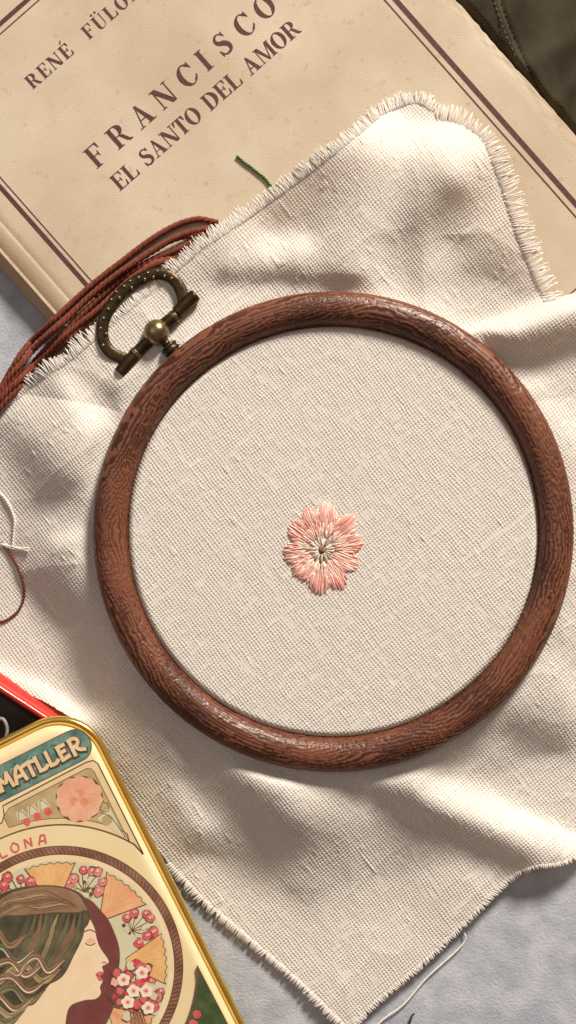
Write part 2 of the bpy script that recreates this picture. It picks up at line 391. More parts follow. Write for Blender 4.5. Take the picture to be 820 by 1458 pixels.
def fold(X, Y, x0, y0, x1, y1, wd, hgt):
    d = np.array([x1 - x0, y1 - y0], float); L = np.hypot(*d); d /= L
    s = (X - x0) * d[0] + (Y - y0) * d[1]; e = -(X - x0) * d[1] + (Y - y0) * d[0]
    ends = np.maximum(0, np.maximum(-s, s - L))
    return hgt * np.exp(-(e / wd) ** 2 - (ends / (wd * 1.2)) ** 2)
Z = 12 + 5 * vnoise(X / 60, Y / 60, 12) + 2.5 * vnoise(X / 22, Y / 34, 13) + 1.0 * vnoise(X / 9, Y / 14, 14)
Z += fold(X, Y, 800, -20, 800, 160, 26, -7) + fold(X, Y, 730, 110, 860, 30, 18, 8) + fold(X, Y, 790, 150, 880, 60, 14, 9) + fold(X, Y, 690, 0, 700, 60, 16, 5)
sx = 710 + (Y - 0) * 0.30 + 0.0011 * Y * Y                                   # seam line
Z += -4.5 * np.exp(-((X - sx - 2) / 2.2) ** 2) + 4.0 * sstep(-18, -2, X - sx) * (X < sx + 1)
tcol, dcol = X * tv[0] + Y * tv[1], X * dv[0] + Y * dv[1]
keep = (tcol > T1 - 60)
Z *= sstep(T1 - 6, T1 + 10, tcol) * 0.7 + 0.3
R_, C_ = X.shape; idx = np.arange(R_ * C_).reshape(R_, C_)
kq = keep[:-1, :-1] & keep[1:, 1:] & keep[1:, :-1] & keep[:-1, 1:]
F = np.stack([idx[:-1, :-1], idx[1:, :-1], idx[1:, 1:], idx[:-1, 1:]], -1)[kq]
used, inv = np.unique(F, return_inverse=True)
dark = mesh_np('dark_garment', P(X, Y, Z).reshape(-1, 3)[used], inv.reshape(-1, 4), M['twill'])
tag(dark, 'dark brown twill garment with a stitched seam, crumpled behind the book', 'garment')
mb = MB()
for y in np.arange(-60, 200, 8.0):
    x = 710 + y * .30 + .0011 * y * y - 7; x2 = 710 + (y + 4.5) * .30 + .0011 * (y + 4.5) ** 2 - 7
    if x * tv[0] + y * tv[1] < T1 + 6: continue
    zz = 22.5
    tube(mb, P([x, (x + x2) / 2, x2], [y, y + 2.2, y + 4.5], [zz - 1.5, zz, zz - 1.5]), .7, 5)
st = mb.build('seam_stitching', mat('seam_thread', (0.12, 0.085, 0.04), None, rough=.7), dark); st['kind'] = 'stuff'

# ------------------------------------------------------------------ linen: drape height field
HC = np.array([474.5, 757.0]); RO, RI = 341.0, 293.0        # hoop centre, outer and inner radius
LA = np.array([math.sin(math.radians(27)), -math.cos(math.radians(27))])
SEG = [  # crease strokes: points, width, how much the slope turns to the window
    ([(535, 172), (640, 185)], 40, 1.3), ([(570, 220), (510, 400)], 24, .8), ([(445, 235), (400, 295)], 36, -.7),
    ([(385, 352), (430, 345)], 18, .7), ([(320, 395), (420, 395)], 16, -.45), ([(640, 275), (600, 330), (578, 412)], 26, -.9),
    ([(690, 240), (650, 330)], 28, -.55), ([(680, 380), (740, 410)], 35, -.25),
    ([(640, 482), (740, 452), (830, 418)], 15, 1.5), ([(690, 520), (830, 478)], 28, -1.0), ([(780, 590), (830, 620)], 34, .15),
    ([(95, 540), (140, 600)], 22, .8), ([(165, 560), (180, 600)], 15, -.7), ([(10, 620), (70, 680)], 32, -.5), ([(60, 705), (125, 690)], 20, -.35),
    ([(85, 768), (130, 750)], 12, .6), ([(10, 840), (120, 860)], 42, -.4), ([(-30, 915), (60, 965), (112, 1012)], 24, 1.6), ([(150, 960), (220, 1060)], 25, -.2),
    ([(262, 1120), (290, 1165)], 20, .6), ([(340, 1120), (400, 1190)], 35, -.6), ([(290, 1220), (420, 1290)], 36, -.6), ([(430, 1140), (500, 1150)], 25, .3),
    ([(520, 1115), (740, 1225)], 22, -.75), ([(630, 1125), (830, 1195)], 30, 1.25), ([(700, 1010), (790, 1065)], 30, -.45), ([(790, 950), (830, 1000)], 22, .3),
    ([(480, 1380), (560, 1330)], 60, .15), ([(20, 720), (60, 900)], 75, -.34), ([(250, 1220), (480, 1250)], 90, -.2), ([(430, 330), (300, 400)], 50, -.2), ([(740, 360), (640, 420)], 40, -.2)]
GS = 4.0; gx = np.arange(-360, 1200, GS); gy = np.arange(-260, 1820, GS)
GX, GY = np.meshgrid(gx, gy); G = np.zeros_like(GX)
for pts, wd, v in SEG:
    best = np.full_like(GX, 1e9)
    for (x0, y0), (x1, y1) in zip(pts[:-1], pts[1:]):
        d = np.array([x1 - x0, y1 - y0], float); L2 = d @ d
        t = np.clip(((GX - x0) * d[0] + (GY - y0) * d[1]) / L2, 0, 1)
        best = np.minimum(best, (GX - x0 - t * d[0]) ** 2 + (GY - y0 - t * d[1]) ** 2)
    G += v * np.exp(-best / wd ** 2)
G = -0.98 * G + 0.14 * (vnoise(GX / 55, GY / 55, 21) - .5)
kx = 2 * np.pi * np.fft.fftfreq(len(gx), GS)[None]; ky = 2 * np.pi * np.fft.fftfreq(len(gy), GS)[:, None]
kl = kx * LA[0] + ky * LA[1]; kp = -kx * LA[1] + ky * LA[0]
FZ = np.real(np.fft.ifft2(np.conj(1j * kl) * np.fft.fft2(G) / (kl ** 2 + 0.22 * kp ** 2 + (1 / 170.0) ** 2)))
def bil(A, x, y):
    fx = np.clip((np.asarray(x, float) - gx[0]) / GS, 0, len(gx) - 2); fy = np.clip((np.asarray(y, float) - gy[0]) / GS, 0, len(gy) - 2)
    xi = np.minimum(fx.astype(int), len(gx) - 2); yi = np.minimum(fy.astype(int), len(gy) - 2); fx = fx - xi; fy = fy - yi
    return (A[yi, xi] * (1 - fx) + A[yi, xi + 1] * fx) * (1 - fy) + (A[yi + 1, xi] * (1 - fx) + A[yi + 1, xi + 1] * fx) * fy
def linen_z(x, y):
    x = np.asarray(x, float); y = np.asarray(y, float)
    t = x * tv[0] + y * tv[1]; d = x * dv[0] + y * dv[1]
    r = np.hypot(x - HC[0], y - HC[1])
    onbook = sstep(T0 - 110, T0 + 10, t) * sstep(D1 + 150, D1 + 10, d) * sstep(T1 + 120, T1, t)
    hoopd = sstep(RO + 165, RO - 5, r)
    base = 9 + 41 * np.maximum(onbook, hoopd * .95)
    f = bil(FZ, x, y)
    f = f * sstep(RO - 30, RO + 45, r)
    near = sstep(RO + 30, RO - 5, r)
    th_ = np.arctan2(y - HC[1], x - HC[0]) / (2 * np.pi) + .5
    puck = np.exp(-np.maximum(r - RO, 0) / 55) * (3.2 * (vnoise(th_ * 34, r / 160, 23, 34) - .5) + 1.2 * (vnoise(th_ * 90, r / 120, 24, 90) - .5))
    cr = 1 - np.abs(2 * vnoise(x / 95 + 3.1, y / 95, 25) - 1); cr2 = 1 - np.abs(2 * vnoise((x + y) / 60, (x - y) / 150, 26) - 1)
    z = base + f + puck + 1.5 * cr ** 3 + 1.0 * cr2 ** 4
    floor = np.where(onbook > .5, BT + 3.5, 3.0 + (BT + 1) * onbook)
    z = np.where(z < floor + 8, floor + 8 * np.exp(np.minimum(0, (z - floor - 8) / 8.0)), z)   # rests softly on what is below
    return z * (1 - near) + np.minimum(z, 50) * near

# outline of the woven part
UL = [(-60, 640), (0, 588), (60, 540), (100, 512), (140, 478), (250, 386), (290, 352), (322, 332), (400, 275), (440, 246), (500, 200), (545, 163), (590, 146), (615, 158)]
RT = [(622, 168), (660, 178), (690, 200), (705, 235), (722, 280), (738, 330), (757, 378), (780, 428)]
RB = [(800, 421), (880, 400)]
LR = [(900, 1180), (820, 1222), (792, 1232), (765, 1234), (735, 1246), (705, 1272), (680, 1298), (640, 1337), (590, 1384), (530, 1434), (498, 1470)]
LL = [(494, 1468), (430, 1405), (396, 1375), (340, 1327), (290, 1284), (240, 1232)]
UN = [(172, 1130), (146, 1066), (104, 1024), (62, 999), (10, 976), (-60, 938)]
POLY = np.array(UL + RT + RB + [(900, 420)] + LR + LL + UN, float)
def inside(px, py):
    res = np.zeros(px.shape, bool); x0, y0 = POLY[-1]
    for x1, y1 in POLY:
        c = ((y0 > py) != (y1 > py)) & (px < (x1 - x0) * (py - y0) / (y1 - y0 + 1e-12) + x0)
        res ^= c; x0, y0 = x1, y1
    return res
PER = 4.5; SUB = 4; WA = math.radians(38.0)
ca, sa = math.cos(WA), math.sin(WA)
def weave(i, j, seed, amp=1.0, warp=None):
    """Height of a plain weave at grid indices (SUB samples per thread)."""
    u = i / SUB; v = j / SUB
    wu = 0.84 + 0.42 * (vnoise(np.floor(u) * .77 + .3, v / 5, seed) - .5) + .16 * (vnoise(np.floor(u) * 5.3, v * 0, seed + 1) - .5)
    wv = 0.84 + 0.42 * (vnoise(np.floor(v) * .77 + .3, u / 5, seed + 2) - .5) + .16 * (vnoise(np.floor(v) * 5.3, u * 0, seed + 3) - .5)
    fu = (u % 1) * 2 - 1; fv = (v % 1) * 2 - 1
    pu = np.sqrt(np.clip(1 - (fu / wu) ** 2, 0, 1)); pv = np.sqrt(np.clip(1 - (fv / wv) ** 2, 0, 1))
    iu = np.floor(u); iv = np.floor(v)
    ou = np.sin(np.pi * v + np.pi * iu); ov = -np.sin(np.pi * u + np.pi * iv)
    hu = np.where(pu > 0, .75 * pu + .34 * ou, -2.2); hv = np.where(pv > 0, .75 * pv + .34 * ov, -2.2)
    hgt = np.maximum(hu, hv)
    sl = vnoise(iu * .91, v / 3.0, seed + 5) ; sv = vnoise(iv * .91, u / 3.0, seed + 6)
    hgt += 0.5 * (sl - .5) * pu + 0.5 * (sv - .5) * pv + .8 * sstep(.80, .95, vnoise(u / 1.6, v / 3.5, seed + 8)) * sstep(.5, .8, vnoise(u / 11, v / 11, seed + 9))
    return amp * hgt
def cloth_grid(cx, cy, half):
    k = int(half / PER) * SUB
    i = np.arange(-k, k + 1); I, J = np.meshgrid(i, i)
    a = I * PER / SUB; b = J * PER / SUB
    x = cx + a * ca + b * sa; y = cy - a * sa + b * ca
    wx = 1.3 * (vnoise(x / 6, y / 6, 35) - .5) + 7 * (vnoise(x / 120, y / 120, 31) - .5) + 2.2 * (vnoise(x / 22, y / 22, 32) - .5); wy = 1.3 * (vnoise(x / 6, y / 6, 36) - .5) + 7 * (vnoise(x / 120, y / 120, 33) - .5) + 2.2 * (vnoise(x / 22, y / 22, 34) - .5)
    return I + k, J + k, x + wx, y + wy
linen = thing('linen_cloth', 'cream evenweave linen with frayed edges and a small pink embroidered flower, clamped in the hoop', 'cloth', P(480, 1300, 3))
def build_weave(name, I, J, X, Y, Z, keep, amp, seed):
    Zw = Z + weave(I, J, seed, amp)
    V = P(X, Y, Z); V[..., 2] = Zw
    R_, C_ = X.shape; idx = np.arange(R_ * C_).reshape(R_, C_)
    kq = keep[:-1, :-1] & keep[1:, 1:] & keep[1:, :-1] & keep[:-1, 1:]
    F = np.stack([idx[:-1, :-1], idx[1:, :-1], idx[1:, 1:], idx[:-1, 1:]], -1)[kq]
    used, inv = np.unique(F, return_inverse=True)
    return mesh_np(name, V.reshape(-1, 3)[used], inv.reshape(-1, 4), M['linen'], linen)
I, J, X, Y = cloth_grid(430, 800, 800)
R = np.hypot(X - HC[0], Y - HC[1])
keep = (X > -30) & (X < 850) & (Y < 1490) & (R > RI + 14) & inside(X, Y)
edge_drop = 16 * np.clip((12 - (Y - (421 - (X - 800) * .27))) / 14, 0, 1) ** 2 * sstep(775, 795, X)
Z = linen_z(X, Y) - edge_drop
build_weave('loose_weave', I, J, X, Y, Z, keep, 1.05, 40)
# panel stretched in the hoop
ZP = 64.0
I, J, X, Y = cloth_grid(HC[0], HC[1], 310)
R = np.hypot(X - HC[0], Y - HC[1])
lipr = np.clip((R - (RI - 9)) / 9.0, 0, 1)
Z = ZP - 16 * (1 - np.sqrt(np.clip(1 - lipr ** 2, 0, 1))) + .8 * (vnoise(X / 70, Y / 70, 51) - .5)
build_weave('stretched_panel', I, J, X, Y, Z, R < RI + 1.0, 1.0, 60)

# ---- frayed edges
def fringe(name, line, ln, spacing, r, spread=0.5, side=1, lift=3.0, curl=5.0, back=6.0, pair=False, drop=0.5, zmin=None):
    mb = MB(); L = np.sum(np.linalg.norm(np.diff(np.array(line, float), axis=0), axis=1)); k = int(L / spacing)
    pth = smooth_path(line, k); T = np.gradient(pth, axis=0); T /= np.linalg.norm(T, axis=1)[:, None]
    N_ = side * np.stack([T[:, 1], -T[:, 0]], -1)
    for i in range(k):
        if not (-40 < pth[i, 0] < 860 and pth[i, 1] < 1500): continue
        l = ln * random.uniform(.75, 1.2) * (0.8 + .4 * float(vnoise(i / 14, 0, 71)))
        sd = spread * (float(vnoise(i / 6, 3, 72)) - .5) * 2 + random.gauss(0, .09)
        dirv = N_[i] + T[i] * sd; dirv /= np.linalg.norm(dirv)
        b0 = pth[i] - N_[i] * back + T[i] * random.uniform(-.8, .8)
        zb = float(linen_z(*pth[i]))
        pts = []
        c2 = random.gauss(0, curl)
        for f in np.linspace(0, 1, 6):
            q = b0 + dirv * (l + back) * f + T[i] * c2 * f * f
            z = zb + lift * math.sin(min(1, f * 1.2) * 2.4) - drop * l * f * f * .35 + random.uniform(-.3, .3)
            if zmin is not None: z = max(z, zmin(q))
            pts.append(P(q[0], q[1], z))
        tube(mb, pts, np.array([1, 1.1, 1.1, 1.05, .95, .75]) * r * random.uniform(.8, 1.2), 5)
    o = mb.build(name, M['linen_fringe'], linen); o['kind'] = 'stuff'
    return o
def ground_z(q):
    t = q[0] * tv[0] + q[1] * tv[1]
    return BT + 2 if T0 + 10 < t < T1 and q[0] * dv[0] + q[1] * dv[1] < D1 else 1.5
fringe('frayed_edge', UL, 17, 1.1, .8, .2, 1, 2.0, 2.2, 3, zmin=ground_z)
fringe('frayed_edge', RT, 20, 2.0, .85, .25, 1, 3.0, 2.5, 7, zmin=ground_z)
fringe('frayed_edge', LR, 4, 3.0, 1.3, .3, 1, 1.6, 1.5, 4, zmin=ground_z)
fringe('frayed_edge', LL, 7.5, 3.4, 1.45, .2, 1, 2.0, 1.2, 5, zmin=ground_z)
# threads running along the frayed edge, half pulled out
def edge_threads(line, offs, r, side, name='drawn_thread'):
    for k, off in enumerate(offs):
        L = smooth_path(line, 70); T = np.gradient(L, axis=0); T /= np.linalg.norm(T, axis=1)[:, None]
        q = L + side * np.stack([T[:, 1], -T[:, 0]], -1) * (off + 1.2 * (vnoise(np.arange(70) / 4, np.arange(70) * 0 + k, 81) - .5))[:, None]
        q = q[(q[:, 0] > -40) & (q[:, 0] < 860) & (q[:, 1] < 1500)]
        z = linen_z(L[:, 0], L[:, 1])[:len(q)] if len(q) == 70 else linen_z(q[:, 0], q[:, 1])
        mb = MB(); tube(mb, P(q[:, 0], q[:, 1], z + 1.5), r, 5); mb.build(name, M['linen_fringe'], linen)

# ---- embroidered flower
FC = np.array([459.0, 783.0])
flower = MB()
fz = ZP + 1.2
def stitch(mb, a, b, r, m, hgt=1.2):
    a = np.array(a); b = np.array(b); pts = []
    bend = random.gauss(0, .8); nrm = np.array([-(b - a)[1], (b - a)[0]]); nrm = nrm / (np.linalg.norm(nrm) + 1e-6)
    for f in np.linspace(0, 1, 6):
        q = a + (b - a) * f + nrm * bend * math.sin(f * 3.14)
        pts.append(P(q[0], q[1], fz - 1.5 + (hgt + 1.7) * math.sin(f * 3.14) ** .5))
    tube(mb, pts, r * np.array([.7, 1, 1, 1, 1, .65]), 5, m)
mb = MB()
for k in range(9):                             # small knot and spokes in the middle
    a = random.uniform(0, 6.28); q = FC + np.array([random.gauss(0, 2), random.gauss(0, 1.5)])
    stitch(mb, q + 3.5 * np.array([math.cos(a) * 1.3, math.sin(a)]), q - 3.5 * np.array([math.cos(a) * 1.3, math.sin(a)]), 1.1, 0 if k % 3 else 1, 3.6)
for k in range(34):
    a = 2 * math.pi * k / 34 + random.gauss(0, .08); l = random.uniform(14, 24)
    stitch(mb, FC + 3 * np.array([math.cos(a), math.sin(a)]), FC + l * np.array([math.cos(a), math.sin(a)]), .85, random.choice((0, 2, 2, 2)), 2.2)
fl = mb.build('embroidered_flower', [M['olive'], M['dark_red'], M['cream']], linen)
for ang, R1, wd in ((110, 58, 13), (82, 60, 15), (48, 60, 15), (11, 57, 15), (-25, 56, 14), (-62, 57, 13), (-93, 57, 16), (-134, 52, 16), (-175, 54, 16), (145, 58, 15)):
    R1 += 6 + random.uniform(-2, 3); wd *= 1.16; ang += random.uniform(-3, 3); mb = MB(); a0 = -math.radians(ang); ax = np.array([math.cos(a0), math.sin(a0)]); ay = np.array([-ax[1], ax[0]])
    for lay, n_ in ((0, 34), (1, 28), (2, 26)):
        for k in range(n_):
            s = (k + random.random()) / n_ * 2 - 1
            prof = R1 - 16 * abs(s) ** 2.6 - 6 * math.exp(-(s / .28) ** 2) * (0.55 if R1 < 63 else -.3)
            if lay == 0: r0, r1 = random.uniform(22, 36), prof
            elif lay == 1: r0, r1 = random.uniform(13, 26), random.uniform(28, 52)
            else: r0, r1 = random.uniform(26, 44), prof - random.uniform(0, 6)
            fan = lambda rr: s * wd * .86 * (0.34 + 0.66 * min(1, rr / 46))
            p = FC + ax * r0 + ay * fan(r0); q = FC + ax * (r1 + random.gauss(0, 1.3)) + ay * (fan(r1) + random.gauss(0, .9))
            if lay == 1: m = random.choice((2, 2, 1, 1, 0, 0))
            else: m = random.choice((0, 0, 0, 0, 0, 1, 1, 2)) if not (abs(ang - 11) < 5 and s > 0 and random.random() < .5) else 3
            stitch(mb, q, p, random.uniform(.75, 1.1), m, .9 + .45 * lay + random.random() * .5)
    mb.build('petal', [M['pink'], M['pink_pale'], M['cream'], M['orange']], fl)

# ------------------------------------------------------------------ hoop
hoop = thing('embroidery_hoop', 'round woodgrain embroidery hoop with a bronze hanger, holding the linen', 'embroidery hoop', P(HC[0], HC[1], 38))
nS, nP = 2200, 84
ZC = 58.0; hw, hh = 24.8, 24.0
th = np.linspace(0, 2 * np.pi, nS, endpoint=False); ph = np.linspace(0, 2 * np.pi, nP, endpoint=False)
TH, PH = np.meshgrid(th, ph, indexing='ij')
s = TH * 317.0; v = PH / (2 * np.pi) * 150.0           # arc lengths along and round the ring
pr = 50                                                 # noise periods round the ring
def pn(scale_n, vy, seed): return vnoise(TH / (2 * np.pi) * scale_n, vy, seed, scale_n)
f = v / 4.4 + 8.0 * pn(14, v / 34, 91) + 1.6 * pn(58, v / 14, 92) + .5 * pn(230, v / 5, 93)
line = .5 + .5 * np.sin(2 * np.pi * f)
brk = pn(420, v / 2.2, 94); dens = pn(34, v / 30, 95)
grain = np.clip(sstep(.40, .72, line + .55 * (brk - .5) + .75 * (dens - .38)), 0, 1)
grain = np.clip(grain + .25 * (pn(900, v / 1.2, 96) - .5), 0, 1)
dr = -0.95 * grain
grain = np.clip(grain * .85 + .75 * (pn(30, v / 45, 97) - .45), 0, 1)
cs = np.sign(np.cos(PH)) * np.abs(np.cos(PH)) ** .92; sn = np.sign(np.sin(PH)) * np.abs(np.sin(PH)) ** .92
rad = 317.0 + (hw + dr) * cs; zz = ZC + (hh + dr) * sn
kk = (H - ZC) / H
c0 = P(HC[0], HC[1], ZC)
V = np.stack([c0[0] + rad * kk * np.cos(TH), c0[1] + rad * kk * np.sin(TH), zz], -1).reshape(-1, 3)
idx = np.arange(nS * nP).reshape(nS, nP); i2 = np.roll(idx, -1, 0)
F = np.stack([idx, i2, np.roll(i2, -1, 1), np.roll(idx, -1, 1)], -1).reshape(-1, 4)
mesh_np('outer_ring', V, F, M['wood'], hoop, attrs={'grain': grain.ravel()})
# hanger
def cz(x, y): return (120 + x / 4.556, 360 + y / 4.556)
D = smooth_path([cz(*p) for p in ((262, 690), (170, 645), (122, 565), (118, 475), (145, 390), (196, 312), (262, 240), (340, 182), (430, 142), (512, 138), (580, 172), (622, 232), (642, 300), (640, 360))], 90)
mb = MB(); tube(mb, P(D[:, 0], D[:, 1], 53 + 0 * D[:, 0]), 8.5, 14, flat=.42)
hang = mb.build('hanger', M['bronze'], hoop)
mb = MB(); sphere(mb, P(0, 0, 0) * 0, 2.5, 12, 8, zs=.9); bead0 = None
for (x, y) in ((122, 600), (140, 525), (105, 490), (124, 425), (155, 365), (175, 305), (206, 255), (258, 218), (296, 184), (352, 161), (411, 131), (474, 120), (565, 166), (306, 226), (228, 292), (392, 172), (448, 158), (520, 150)):
    px, py = cz(x, y); c = P(px, py, 56.6)
    if bead0 is None:
        bead0 = mb.build('bead', M['bronze_hi'], hang); bo = bead0
    else:
        bo = bead0.copy(); col.objects.link(bo)
    bo.location = Vector([float(q) * U for q in c])
z_b = 53
def bar(name, a, b, r, m):
    mb = MB(); A_ = P(a[0], a[1], z_b); B_ = P(b[0], b[1], z_b); n_ = 10
    t = np.array([0, .02, .06] + list(np.linspace(.1, .9, 5)) + [.94, .98, 1])
    rr = np.array([.72, .88, 1] + [1] * 5 + [1, .88, .72]) * r
    tube(mb, A_[None] + (B_ - A_)[None] * t[:, None], rr, 20); return mb.build(name, m, hang)
bar('crossbar', cz(228, 782), cz(335, 655), 9.2, M['bronze']); bar('crossbar', cz(595, 395), cz(725, 268), 9.4, M['bronze'])
bar('sleeve', cz(335, 655), cz(440, 545), 8.8, M['bronze']); bar('sleeve', cz(505, 478), cz(605, 400), 9.6, M['bronze'])
bar('collar', cz(326, 660), cz(345, 640), 9.8, M['bronze_hi']); bar('collar', cz(575, 425), cz(592, 405), 10.2, M['bronze_hi'])
mb = MB(); sphere(mb, P(*cz(468, 515), 58), 18.0, 36, 24); mb.build('ball', M['bronze_hi'], hang)
pa, pb = np.array(cz(480, 535)), np.array(cz(600, 665))
mb = MB(); A_ = P(*pa, 52); B_ = P(*pb, 54); t = np.linspace(0, 1, 20)
rr = np.interp(t, [0, .5, .52, .56, .60, .66, .70, .72, .76, .80, .82, 1], [6, 6, 11, 13.5, 13.5, 11, 10, 12.5, 13.5, 12, 9, 9])
tube(mb, A_[None] + (B_ - A_)[None] * t[:, None], rr, 24); mb.build('post', M['bronze'], hang)

# ------------------------------------------------------------------ threads
def zz3(x, y): return 290 * 0 + x / 2.485, 290 + y / 2.485
STR = [((-40, 735), (0, 660), (40, 588), (90, 510), (170, 430), (260, 345), (340, 275), (430, 205), (530, 130), (620, 78), (700, 55), (770, 68)),
       ((-40, 745), (0, 685), (60, 600), (110, 522), (200, 436), (300, 347), (400, 266), (500, 190), (600, 132), (690, 108), (730, 112)),
       ((-40, 765), (0, 705), (80, 610), (150, 528), (240, 442), (330, 354), (420, 274), (520, 208), (620, 165), (695, 128)),
       ((-40, 775), (0, 722), (90, 625), (170, 545), (260, 462), (350, 378), (440, 290), (540, 212), (600, 195), (640, 200)),
       ((-40, 750), (0, 695), (50, 640), (105, 588), (165, 535), (250, 450), (330, 388), (400, 325), (470, 262), (560, 210), (650, 190)),
       ((-40, 740), (0, 672), (32, 618), (80, 560), (135, 500), (222, 422), (320, 326), (420, 246), (540, 168), (640, 110), (750, 84))]
skein = thing('embroidery_floss', 'bundle of reddish brown embroidery floss strands curving past the bronze hanger', 'thread', P(60, 500, 20))
for k, pts in enumerate(STR):
    q = smooth_path([zz3(*p) for p in pts], 420)
    lv = [0, 5.5, 1, 4.5, 8.5, 8][k]
    t = q @ tv
    gz = 4 + (BT + 1.5 - 4) * sstep(T0 - 60, T0 + 12, t)
    cl = linen_z(q[:, 0], q[:, 1]) * sstep(55, 15, q[:, 0])
    z = np.maximum(gz, cl + 2) + 4 + lv + 2 * (vnoise(np.arange(420) / 40, np.arange(420) * 0 + k, 15) - .5)
    endf = sstep(.86, 1, np.linspace(0, 1, 420)); z = z * (1 - endf) + (BT + 4.5) * endf
    mb = MB(); rope(mb, P(q[:, 0], q[:, 1], z), 4.8, 3, 26, 8); mb.build('strand', M['floss'], skein)
def thread(name, pts, r, m, label, zadd=1.6, n=120, plies=2, pitch=9, on='linen'):
    q = smooth_path(pts, n)
    zz = linen_z(q[:, 0], q[:, 1]) + 1.2 if on == 'linen' else np.full(n, on)
    mb = MB(); path = P(q[:, 0], q[:, 1], zz + zadd)
    if plies > 1: rope(mb, path, r, plies, pitch, 5)
    else: tube(mb, path, r, 6)
    o = mb.build(name, m); tag(o, label, 'thread'); return o
thread('brown_thread', [(-25, 760), (0, 773), (12, 786), (24, 806), (33, 832), (34, 850), (27, 868), (14, 880), (0, 886), (-25, 890)], 2.2, M['floss'], 'single loop of reddish brown thread lying on the linen at the left')
thread('white_thread', [(-25, 690), (0, 703), (10, 714), (18, 730), (21, 742), (20, 756), (18, 779)], 1.9, M['white_thread'], 'thin white thread bent in a hook, lying on the linen near the hoop', zadd=2.2)
mb = MB()
for k in range(9):
    q = smooth_path([(-20, 770 + random.uniform(-2, 2)), (6, 777 + random.uniform(-2, 2)), (22, 781 + random.uniform(-2, 2)), (36 + random.uniform(-6, 6), 782 + random.uniform(-4, 4))], 24)
    tube(mb, P(q[:, 0], q[:, 1], linen_z(q[:, 0], q[:, 1]) + 2.2 + random.uniform(0, 2)), 1.0, 5)
o = mb.build('thread_tuft', M['white_thread']); tag(o, 'soft white tuft of cut thread ends lying under the brown loop', 'thread')
thread('green_thread', [(337, 222), (346, 230), (357, 238), (367, 246), (377, 254), (385, 264), (394, 274)], 2.1, M['green_thread'], 'short dark green thread end lying on the book beside the linen edge', zadd=1.0, on=BT + 1.2, n=60)
thread('loose_thread', [(525, 1475), (545, 1452), (575, 1430), (605, 1395), (632, 1370), (652, 1352), (663, 1337), (660, 1326)], 1.5, M['white_thread'], 'loose cream thread pulled from the lower right edge of the linen', on=2.2, n=90)
thread('thread_scrap', [(581, 1462), (584, 1454), (586, 1447), (590, 1443)], 1.3, M['black_thread'], 'tiny black thread scrap on the pale felt below the linen', on=1.5, n=24, plies=1)

# ------------------------------------------------------------------ red tin box, open, under the lid
def rrect(x0, y0, x1, y1, r, n=10):
    out = []
    for cx, cy, a0 in ((x1 - r, y1 - r, 0), (x0 + r, y1 - r, 90), (x0 + r, y0 + r, 180), (x1 - r, y0 + r, 270)):
        for k in range(n + 1):
            a = math.radians(a0 + 90 * k / n); out.append((cx + r * math.cos(a), cy + r * math.sin(a)))
    return out
def loft(mb, loops, frame, m=None, closed_top=False, closed_bottom=False):
    """loops: (inset-outline list of (x, y), z)."""
    n_ = len(loops[0][0]); V = []; Fq = []; ms = []
    for out, z in loops: V += [frame(x, y, z) for x, y in out]
    for i in range(len(loops) - 1):
        Fl = [(i * n_ + j, i * n_ + (j + 1) % n_, (i + 1) * n_ + (j + 1) % n_, (i + 1) * n_ + j) for j in range(n_)]
        Fq += Fl; ms += [m[i] if m else 0] * n_
    if closed_top: Fq.append(tuple((len(loops) - 1) * n_ + j for j in range(n_))); ms.append(m[-1] if m else 0)
    if closed_bottom: Fq.append(tuple(range(n_))[::-1]); ms.append(m[0] if m else 0)
    b = len(mb.V); mb.add(V, Fq); mb.M[-len(Fq):] = ms
be1 = np.array([0.838, 0.545]); be2 = np.array([0.545, -0.838])       # along the visible edge, outward from it
bo_ = np.array([30.0, 1003.0])
def BX(x, y, z):
    p = bo_ + be1 * x + be2 * y; return P(p[0], p[1], z)
red = thing('red_tin', 'open red enamelled tin box with dark inside, half hidden under the painted lid', 'tin box', BX(-150, -150, 0))
def bxo(inset, r): return rrect(-420 + inset, -330 + inset, 108 - inset, 6 - inset, max(4, r - inset))
mb = MB(); loft(mb, [(bxo(-16, 40), 1), (bxo(-18, 40), 4), (bxo(-17, 40), 12), (bxo(-12, 40), 22), (bxo(-3, 40), 31), (bxo(0, 40), 33), (bxo(-1, 40), 36), (bxo(0, 40), 39), (bxo(3, 40), 40.5), (bxo(6, 40), 39.5), (bxo(8, 40), 36), (bxo(8.5, 40), 30)], BX)
mb.build('shell', M['red_tin'], red)
mb = MB(); loft(mb, [(bxo(9, 40), 37), (bxo(9.5, 40), 6), (bxo(14, 40), 3)], BX, closed_top=True); mb.build('lining', M['tin_inside'], red)
q = smooth_path([(-30, 1060), (-14, 1036), (-2, 1024), (6, 1026), (10, 1040), (4, 1056), (-20, 1074)], 60)
mb = MB(); tube(mb, P(q[:, 0], q[:, 1], 24 + 6 * np.sin(np.linspace(0, 3, 60))), 2.6, 8)
o = mb.build('thread_coil', mat('grey_thread', (.20, .17, .16), (.3, .26, .25), 900, .5)); tag(o, 'greyish cord curled inside the open red tin', 'cord')

